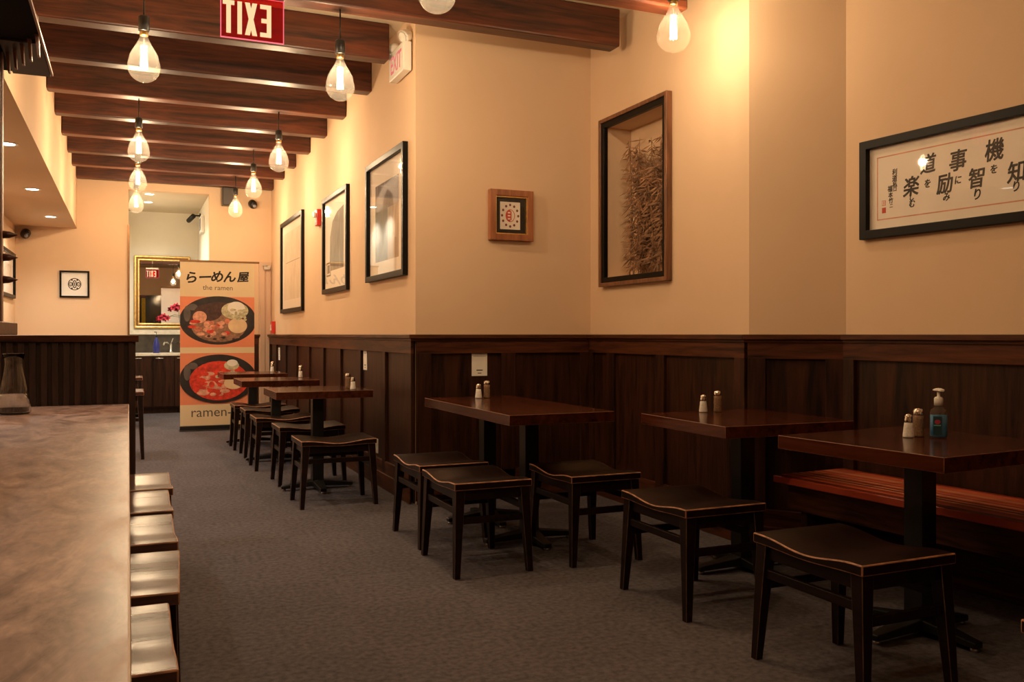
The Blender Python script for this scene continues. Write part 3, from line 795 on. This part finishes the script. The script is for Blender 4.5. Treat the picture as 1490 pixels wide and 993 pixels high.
art(t, 'red_seal', [(rect(X(.236), 1.836-1.672, X(.258), 1.862-1.672), 0), (rect(X(.236), 1.798-1.672, X(.259), 1.826-1.672), 0), (rect(X(.2385), 1.8385-1.672, X(.2555), 1.8595-1.672), 1), (rect(X(.244), 1.841-1.672, X(.246), 1.857-1.672), 0), (rect(X(.249), 1.841-1.672, X(.251), 1.857-1.672), 0)], [M['red_ink'], M['paper']])

# ------------------------------------------------------------------ framed niche with dried plant
t = thing('niche_frame', 'brown and black wooden frame around the lit wall niche in the recess', 'frame', (RXX, (NY0+NY1)/2, NZ0), RW)
wv, hv = NY1-NY0, NZ1-NZ0
MB().ring(rect(-wv/2-.058, -.058, wv/2+.058, hv+.058), rect(-wv/2-.03, -.03, wv/2+.03, hv+.03), 0, .045, 0, UP).build('outer_moulding', M['frame_brown'], t, bevel=.004)
MB().ring(rect(-wv/2-.031, -.031, wv/2+.031, hv+.031), rect(-wv/2+.008, .008, wv/2-.008, hv-.008), 0, .034, 0, UP).build('inner_moulding', M['frame_black'], t, bevel=.003)
t = thing('dried_bamboo', 'spray of dried brown bamboo leaves standing inside the framed wall niche', 'dried plant', (RXX+.115, 5.18, NZ0), RW)
r2 = random.Random(3); st = MB(); lv = MB()
# local x: to the viewer's right (towards camera), local y: into the wall
for k in range(26):
    x0 = r2.uniform(-.36, .16); topx = x0+r2.uniform(-.10, .12); hh = r2.uniform(.55, 1.03); y0 = r2.uniform(-.05, .05)
    bend = r2.uniform(-.12, .08)
    pts = [(x0+(topx-x0)*f+bend*f*f, y0+.02*math.sin(3*f), hh*f) for f in [j/7 for j in range(8)]]
    st.tube(pts, [.0035*(1-.6*j/7) for j in range(8)], 5)
    for j in range(130):
        f = .12+.88*r2.random(); q = min(int(f*7), 6); u = f*7-q
        p = Vector(pts[q]).lerp(Vector(pts[q+1]), u)
        side = r2.choice((-1, 1)); L = r2.uniform(.05, .13)
        dirv = Vector((side*r2.uniform(.2, 1)-.15, r2.uniform(-.5, .5), r2.uniform(-1.0, .15))).normalized()
        e = p+dirv*L
        e.x = max(-.47, min(.25, e.x)); e.y = max(-.085, min(.075, e.y)); e.z = max(.02, min(hv-.04, e.z)); p.x = max(-.47, min(.25, p.x))
        wv2 = dirv.cross(Vector((r2.uniform(-.3, .3), 1, .2))).normalized()*r2.uniform(.0035, .007)
        m_ = p.lerp(e, .45)
        lv.add([p, m_+wv2, e, m_-wv2], [(0,1,2,3)])
st.build('stems', M['stem'], t); lv.build('leaves', M['foliage'], t)

# ------------------------------------------------------------------ exit signs
t = thing('exit_sign', 'hanging red edge-lit acrylic EXIT sign seen from behind with mirrored letters', 'exit sign', (.577, 4.66, 2.672))
wS, hS = .305, .215
MB().box(-wS/2, -.003, 0, wS/2, .003, hS).build('red_panel', M['exit_red'], t)
MB().ring(rect(-wS/2-.003, -.003, wS/2+.003, hS), rect(-wS/2+.001, .001, wS/2-.001, hS-.001), -.004, .004, 0, UP).build('lit_edge', M['exit_glow'], t)
m = T(.0, .0036, hS/2-.004) @ T(0, -.0072, 0) @ RZ(PI) @ UP      # faces +y, so it reads backwards from the dining side
b = MB()
cx = -.092
for ch, wc in (('E', .055), ('X', .060), ('I', .022), ('T', .056)):
    q = m @ T(cx+wc/2, 0, 0); hh = .082; s = .011
    if ch == 'E':
        b.prism(rect(-wc/2, -hh, -wc/2+2*s, hh), 0, .0072, 0, q)
        for y in (-hh, -.011, hh-2*s): b.prism(rect(-wc/2+2*s, y, wc/2-(.006 if y == -.011 else 0), y+2*s), 0, .0072, 0, q)
    if ch == 'I': b.prism(rect(-s, -hh, s, hh), 0, .0072, 0, q)
    if ch == 'T': b.prism(rect(-s, -hh, s, hh-2*s), 0, .0072, 0, q).prism(rect(-wc/2, hh-2*s, wc/2, hh), 0, .0072, 0, q)
    if ch == 'X':
        b.prism([(-wc/2, -hh), (-wc/2+.024, -hh), (wc/2, hh), (wc/2-.024, hh)], 0, .0072, 0, q)
        b.prism([(wc/2-.024, -hh), (wc/2, -hh), (-wc/2+.024, hh), (-wc/2, hh)], 0, .0072, 0, q)
    cx += wc+.0145
b.build('letters', M['exit_letter'], t)
MB().box(-wS/2-.005, -.022, hS, wS/2+.005, .022, hS+.045).build('housing', M['steel'], t, bevel=.003)
MB().tube([(0, 0, hS+.045), (0, 0, CZ-2.672)], .008).lathe([(.05, CZ-2.672-.015), (.05, CZ-2.672)], 20).build('hanging_rod', M['steel'], t)
l = lamp((0, -.05, hS*.5), .35, (1, .08, .08), .08, t, 'exit_glow_light')

t = thing('wall_exit_sign', 'white box exit sign with emergency lamps on the corridor wall corner', 'exit sign', (WX, 6.185, 3.03), RW)
MB().box(-.185, -.072, 0, .185, -.012, .205).box(-.12, -.012, .03, .12, 0, .17).build('housing', M['white_plastic'], t, bevel=.006)
b = MB()
b.text('EXIT', .175, FACE(0, .1025, -.0724), 0, .003, .0005, .78)
b.build('letters', M['exit_letter_red'], t)
for sx in (-1, 1):
    m = T(sx*.16, -.045, .245) @ RX(PI/2+.5) @ RY(sx*.3)
    MB().lathe([(.016, -.05), (.040, -.02), (.046, .02), (.046, .035)], 20, 0, m).lathe([(.042, .036), (.03, .042), (0, .045)], 20, 1, m).box(-.008, -.008, -.11, .008, .008, -.03, 0, T(sx*.16, -.045, .31)).build('lamp_head', [M['white_plastic'], M['lens']], t)

# ------------------------------------------------------------------ alarms, cards, cameras, speaker
t = thing('alarm_strobe', 'red fire alarm strobe between two framed artworks on the corridor wall', 'fire alarm', (WX, 9.30, 2.31), RW)
MB().box(-.06, -.045, 0, .06, 0, .17).build('housing', M['red_plastic'], t, bevel=.008)
MB().box(-.03, -.07, .085, .03, -.045, .14).build('strobe_lens', M['lens'], t, bevel=.006)
t = thing('alarm_pull_station', 'red fire alarm pull station just above the wainscot at the corridor end', 'fire alarm', (WX, 12.42, 1.195), RW)
MB().box(-.065, -.05, 0, .065, 0, .165).build('housing', M['red_plastic'], t, bevel=.006)
MB().box(-.04, -.062, .04, .04, -.05, .07).box(-.01, -.062, .07, .01, -.05, .12).build('pull_handle', M['white_plastic'], t, bevel=.003)
def card(label, loc, rot, w=.118, h=.163):
    t = thing('notice_card', label, 'notice card', loc, rot, 'white notice cards on the wainscot')
    MB().box(-w/2, -.003, 0, w/2, 0, h).build('card', M['white'], t)
    b = MB()
    b.prism(rect(-w*.40, h*.845, w*.40, h*.862), .003, .0034, 0, UP)
    b.prism(rect(-w*.20, h*.225, w*.20, h*.275), .003, .0034, 0, UP).prism(rect(-w*.12, h*.105, w*.12, h*.14), .003, .0034, 0, UP)
    b.build('printed_lines', M['grey_ink'], t)
    return t
card('white card on the wainscot above the long table', (2.303, AY-.013, .884), 0)
card('white card on the corridor wainscot, nearest of the three there', (WX-.013, 7.318, .884), RW)
card('white card on the corridor wainscot, middle of the three there', (WX-.013, 9.826, .862), RW)
card('white card on the corridor wainscot, farthest of the three there', (WX-.013, 11.94, .845), RW)
t = thing('wall_outlet', 'white wall outlet low on the corridor wainscot behind the nearest corridor stool', 'wall outlet', (WX-.012, 6.94, .235), RW)
MB().box(-.036, -.006, 0, .036, 0, .115).build('cover_plate', M['white_plastic'], t, bevel=.002)
MB().box(-.016, -.009, .018, .016, -.006, .048).box(-.016, -.009, .067, .016, -.006, .097).build('socket_face', M['white_plastic'], t, bevel=.002)
t = thing('loudspeaker', 'black box loudspeaker high on the far wall behind the last bulb', 'loudspeaker', (1.25, BY, 2.93))
MB().box(-.085, -.20, 0, .085, -.04, .24).build('cabinet', M['black'], t, bevel=.006)
MB().box(-.074, -.206, .01, .074, -.20, .23).build('grille', M['panel_grey'], t)
MB().box(-.02, -.05, .10, .02, 0, .14).build('wall_bracket', M['black'], t)
def turret(label, loc, rot):
    t = thing('dome_camera', label, 'security camera', loc, rot, 'black dome cameras')
    MB().lathe([(.055, 0), (.058, .012), (.05, .045), (.03, .055)], 20, mat=RX(PI/2)).build('mount', M['black'], t)
    MB().lathe([(0, -.058), (.03, -.05), (.05, -.03), (.058, 0), (.05, .03), (.03, .05), (0, .058)], 20, mat=T(0, -.08, -.02)).build('camera_ball', M['black'], t)
    MB().lathe([(.024, 0), (.022, .012), (0, .016)], 14, mat=T(.015, -.125, -.045) @ RX(PI/2+.5)).build('lens', M['lilac'], t)
turret('black dome camera on the back wall under the dropped ceiling', (-1.19, BY, 2.46), 0)
turret('black dome camera on the far wall beside the loudspeaker', (1.575, BY, 2.99), 0)
t = thing('bullet_camera', 'black bullet camera on an arm from the passage right wall', 'security camera', (1.01, 14.35, 2.99))
MB().lathe([(.04, 0), (.04, .015)], 16, mat=RY(-PI/2)).tube([(-.01, 0, 0), (-.10, -.02, .0)], .012).build('bracket', M['black'], t)
MB().lathe([(.032, -.09), (.036, -.08), (.036, .08), (.028, .085)], 18, mat=T(-.14, -.05, -.05) @ RX(1.15) @ RY(.4)).build('camera_body', M['black'], t)
t = thing('emergency_light', 'white wall unit high on the passage right wall', 'emergency light', (1.01, 13.75, 2.66), RW)
MB().box(-.16, -.05, 0, .16, 0, .25).build('housing', M['white_plastic'], t, bevel=.01)
MB().box(-.12, -.056, .04, .12, -.05, .21).build('cover', M['lilac'], t, bevel=.004)

# ------------------------------------------------------------------ banner
BX0, BX1, BYY = .576, 1.452, 11.55
t = thing('rollup_banner', 'tall cream and orange roll-up banner with two ramen bowls', 'banner', ((BX0+BX1)/2, BYY, 0))
bw = BX1-BX0; z0, z1 = .05, 2.075
MB().box(-bw/2, -.001, z0, bw/2, .002, z1).build('banner_sheet', M['banner'], t)
MB().box(-bw/2, .002, z0, bw/2, .003, z1).build('banner_back', M['white'], t)
MB().box(-bw/2-.01, -.08, 0, bw/2+.01, .08, .012).box(-bw/2-.005, -.045, .010, bw/2+.005, .045, z0+.012).build('cassette', M['black'], t, bevel=.004)
MB().box(-bw/2-.008, -.008, z1-.004, bw/2+.06, .010, z1+.018).build('top_rail', M['gold_dark'], t, bevel=.002)
MB().tube([(0, .03, .06), (0, .03, z1)], .010).build('support_pole', M['steel'], t)
kx = bw/108.; px = lambda x: (x-262-54)*kx                 # drawing grid of the printed sheet
pz = lambda y: z0+(628-y)*(z1-z0)/(628-378.)
PZ = (z1-z0)/250.
b = MB(); lay = [0]
def pr_(poly, mi):
    lay[0] += 1; b.prism(poly, .0008, .0012+.0002*lay[0], mi, UP)
def pe(cx, cy, rx, ry, mi, n=32): pr_(ell(px(cx), pz(cy), rx*kx, ry*PZ, n), mi)
def pp(pts, mi): pr_([(px(x), pz(y)) for x, y in pts], mi)
def pclip(cx, cy, rx, ry, mi):
    pts = [(min(max(x, -bw/2), bw/2), z) for x, z in ell(px(cx), pz(cy), rx*kx, ry*PZ, 60)]; pr_(pts, mi)
pp([(262, 508), (370, 508), (370, 431), (262, 431)], 0)
pp([(262, 595), (370, 595), (370, 517), (262, 517)], 0)
rr = random.Random(11)
for (dy, red) in ((0, False), (89, True)):
    pclip(317, 467+dy, 56, 37, 1)
    pclip(317, 462+dy*.993, 53, 30, 2) if False else None
    pe(272, 457+dy, 5, 12, 2); pe(280, 447+dy, 7, 5, 2)
    pe(318, 470+dy, 43, 31 if not red else 30, 8 if not red else 3)
    if not red: pe(318, 476, 40, 24, 4)
    if not red:
        pe(302, 455, 20, 13, 8); pe(290, 462, 10, 9, 6)
        pe(341, 452, 20, 13, 9); pe(343, 448, 13, 10, 11)
        for k in range(26): pe(rr.uniform(278, 330), rr.uniform(468, 492), rr.uniform(3, 8), rr.uniform(2, 4.5), rr.choice((5, 6, 6, 3)), 9)
        pe(345, 475, 14, 11.5, 7)
        for k in range(14): pe(rr.uniform(330, 358), rr.uniform(450, 466), rr.uniform(2, 6), rr.uniform(1.5, 3), 9, 7)
        for k in range(14): pe(rr.uniform(286, 352), rr.uniform(491, 497), rr.uniform(2, 4), rr.uniform(1.2, 2.2), rr.choice((8, 4)), 7)
    else:
        pe(336, 536, 11, 7, 9); pe(337, 532, 8, 5, 11)
        for k in range(22): pe(rr.uniform(286, 328), rr.uniform(541, 580), rr.uniform(4, 10), rr.uniform(2.5, 5), rr.choice((5, 6, 6, 3)), 9)
        for k in range(8): pe(rr.uniform(312, 345), rr.uniform(545, 556), rr.uniform(3, 7), rr.uniform(1.5, 3), 9, 7)
        pe(339, 563, 14, 9.5, 7)
        for k in range(10): pe(rr.uniform(280, 300), rr.uniform(545, 575), rr.uniform(2, 5), rr.uniform(2, 3), 3, 7)
b.build('printed_bowls', [M['orange'], M['bowl'], M['bowl_hi'], M['broth_r'], M['broth_p'], M['meat'], M['meat2'], M['egg'], M['nori'], M['greens'], M['ink'], M['white']], t)
b = MB()
for ch, x, y, sz in (('ら', 278, 402, .155), ('ー', 298, 401, .16), ('め', 315, 400, .155), ('ん', 333, 400, .150), ('屋', 353, 400, .135)):
    b.text(ch, sz, FACE(px(x), pz(y), -.0012, .06), 0, .0045, .0006, 1.05, .18)
b.build('title_lettering', M['ink'], t)
b = MB()
b.text('the ramen', .086, FACE(px(316), pz(417), -.0012), 1, .0, .0006)
b.build('subtitle_lettering', [M['ink'], M['grey_ink']], t)
b = MB()
b.text('ramen-y', .168, FACE(px(312), pz(611), -.0012), 1, .0, .0006)
b.build('address_lettering', [M['ink'], M['grey_ink']], t)

# ------------------------------------------------------------------ passage: mirror, sink, orchid
t = thing('gilt_mirror', 'gold-framed wall mirror above the sink in the passage', 'mirror', (.487, PY, 1.275))
w, h = .82, 1.13
MB().ring(rect(-w/2, 0, w/2, h), rect(-w/2+.035, .035, w/2-.035, h-.035), 0, .05, 0, UP).build('outer_frame', M['gold'], t, bevel=.012)
MB().ring(rect(-w/2+.034, .034, w/2-.034, h-.034), rect(-w/2+.055, .055, w/2-.055, h-.055), 0, .035, 0, UP).build('dark_band', M['gold_dark'], t)
MB().ring(rect(-w/2+.054, .054, w/2-.054, h-.054), rect(-w/2+.078, .078, w/2-.078, h-.078), 0, .042, 0, UP).build('inner_frame', M['gold'], t, bevel=.006)
MB().prism(rect(-w/2+.07, .07, w/2-.07, h-.07), .004, .010, 0, UP).build('mirror_glass', M['mirror'], t)
t = thing('sink_cabinet', 'dark wooden sink cabinet with a pale stone top in the passage', 'cabinet', (0, 14.3, 0))
MB().box(.02, 0, .08, 1.0, .6, .86).box(.02, .05, 0, 1.0, .6, .08).build('carcass', M['wain_v'], t)
for x0, x1 in ((.04, .33), (.34, .63), (.64, .98)):
    d = MB().box(x0, -.02, .1, x1, 0, .85).build('door', M['wain_v'], t, bevel=.004)
    MB().tube([(x0+.03, -.045, .825), (x0+.14, -.045, .825)], .007).box(x0+.035, -.045, .82, x0+.045, -.02, .83).box(x0+.125, -.045, .82, x0+.135, -.02, .83).build('handle', M['chrome'], d)
MB().box(.01, -.03, .86, 1.0, .6, .90).build('countertop', M['stone'], t, bevel=.004)
MB().box(.01, .625, .90, 1.0, .648, 1.18).box(.01, .60, 1.18, 1.0, .648, 1.25, 1).build('backsplash', [M['tile'], M['stone']], t)
t = thing('faucet', 'chrome sink tap with angled spout on the passage sink', 'tap', (.60, 14.68, .90))
MB().lathe([(.03, 0), (.03, .015), (.018, .02), (.018, .13), (.014, .14)], 16).tube([(0, 0, .12), (-.06, -.08, .16), (-.10, -.14, .15), (-.11, -.155, .12)], .012).build('spout', M['chrome'], t)
MB().tube([(0, 0, .14), (.03, -.05, .22)], [.010, .006]).build('lever', M['chrome'], t)
def soap(label, loc, mat, s=1.):
    t = thing('soap_bottle', label, 'bottle', loc, 0, 'soap bottles on the passage sink')
    MB().lathe([(.033*s, 0), (.036*s, .01), (.034*s, .09*s), (.020*s, .15*s), (.011*s, .165*s), (.011*s, .18*s)], 18).build('bottle_body', mat, t)
    MB().lathe([(.013*s, .18*s), (.013*s, .20*s), (.004, .205*s), (.004, .235*s)], 12).tube([(0, 0, .235*s), (-.03, -.02, .235*s)], .006).build('pump', M['black'], t)
soap('dark blue soap bottle with pump on the passage sink', (.385, 14.42, .90), M['blue'], 1.35)
t = thing('orchid_plant', 'red orchid in a pot on the passage sink, beside the mirror and behind the banner', 'potted plant', (.80, 14.52, .90))
MB().lathe([(.055, 0), (.07, .12), (.075, .14), (.065, .14), (.06, .11), (0, .11)], 20).build('pot', M['stone'], t)
stm = MB()
for k, (ex, ez) in enumerate(((-.31, .58), (-.13, .74))):
    pts = [(0, 0, .1), (-.03, 0, .4), (-.03-.02*k, -.02, .56+.06*k), (ex*.5, -.05, ez+.0), (ex, -.08, ez-.05)]
    stm.tube(pts, .004, 6)
    for j in range(3):
        p = Vector((ex+.05*(j-1), -.09, ez-.05+.03*(j % 2)))
        fl = MB()
        for a in range(5):
            an = 2*PI*a/5; m = T(*p) @ RX(PI/2) @ RZ(an) @ T(.022, 0, 0)
            fl.prism(ell(0, 0, .024, .015, 10), -.001, .002, 0, m)
        fl.build('flower', M['orchid'], t)
stm.build('stems', M['green'], t)
lf = MB()
for a in range(5):
    m = T(0, 0, .12) @ RZ(a*1.26+.3)
    lf.add([(0, -.01, 0), (.08, -.03, .06), (.17, 0, .03), (.08, .03, .06), (0, .01, 0)], [(0,1,2,3,4)], 0, m)
lf.build('leaves', M['green'], t)

# ------------------------------------------------------------------ light & output
w = bpy.data.worlds.new('world'); SC.world = w; w.use_nodes = True
w.node_tree.nodes['Background'].inputs[0].default_value = (.02, .015, .012, 1)
SC.view_settings.view_transform = 'Standard'; SC.view_settings.look = 'None'
SC.view_settings.gamma = 1; SC.view_settings.use_curve_mapping = False
SC.view_settings.exposure = 0.0
SC.cycles.use_denoising = True
SC.cycles.max_bounces = 10; SC.cycles.diffuse_bounces = 5; SC.cycles.transparent_max_bounces = 24
SC.cycles.caustics_reflective = False; SC.cycles.caustics_refractive = False
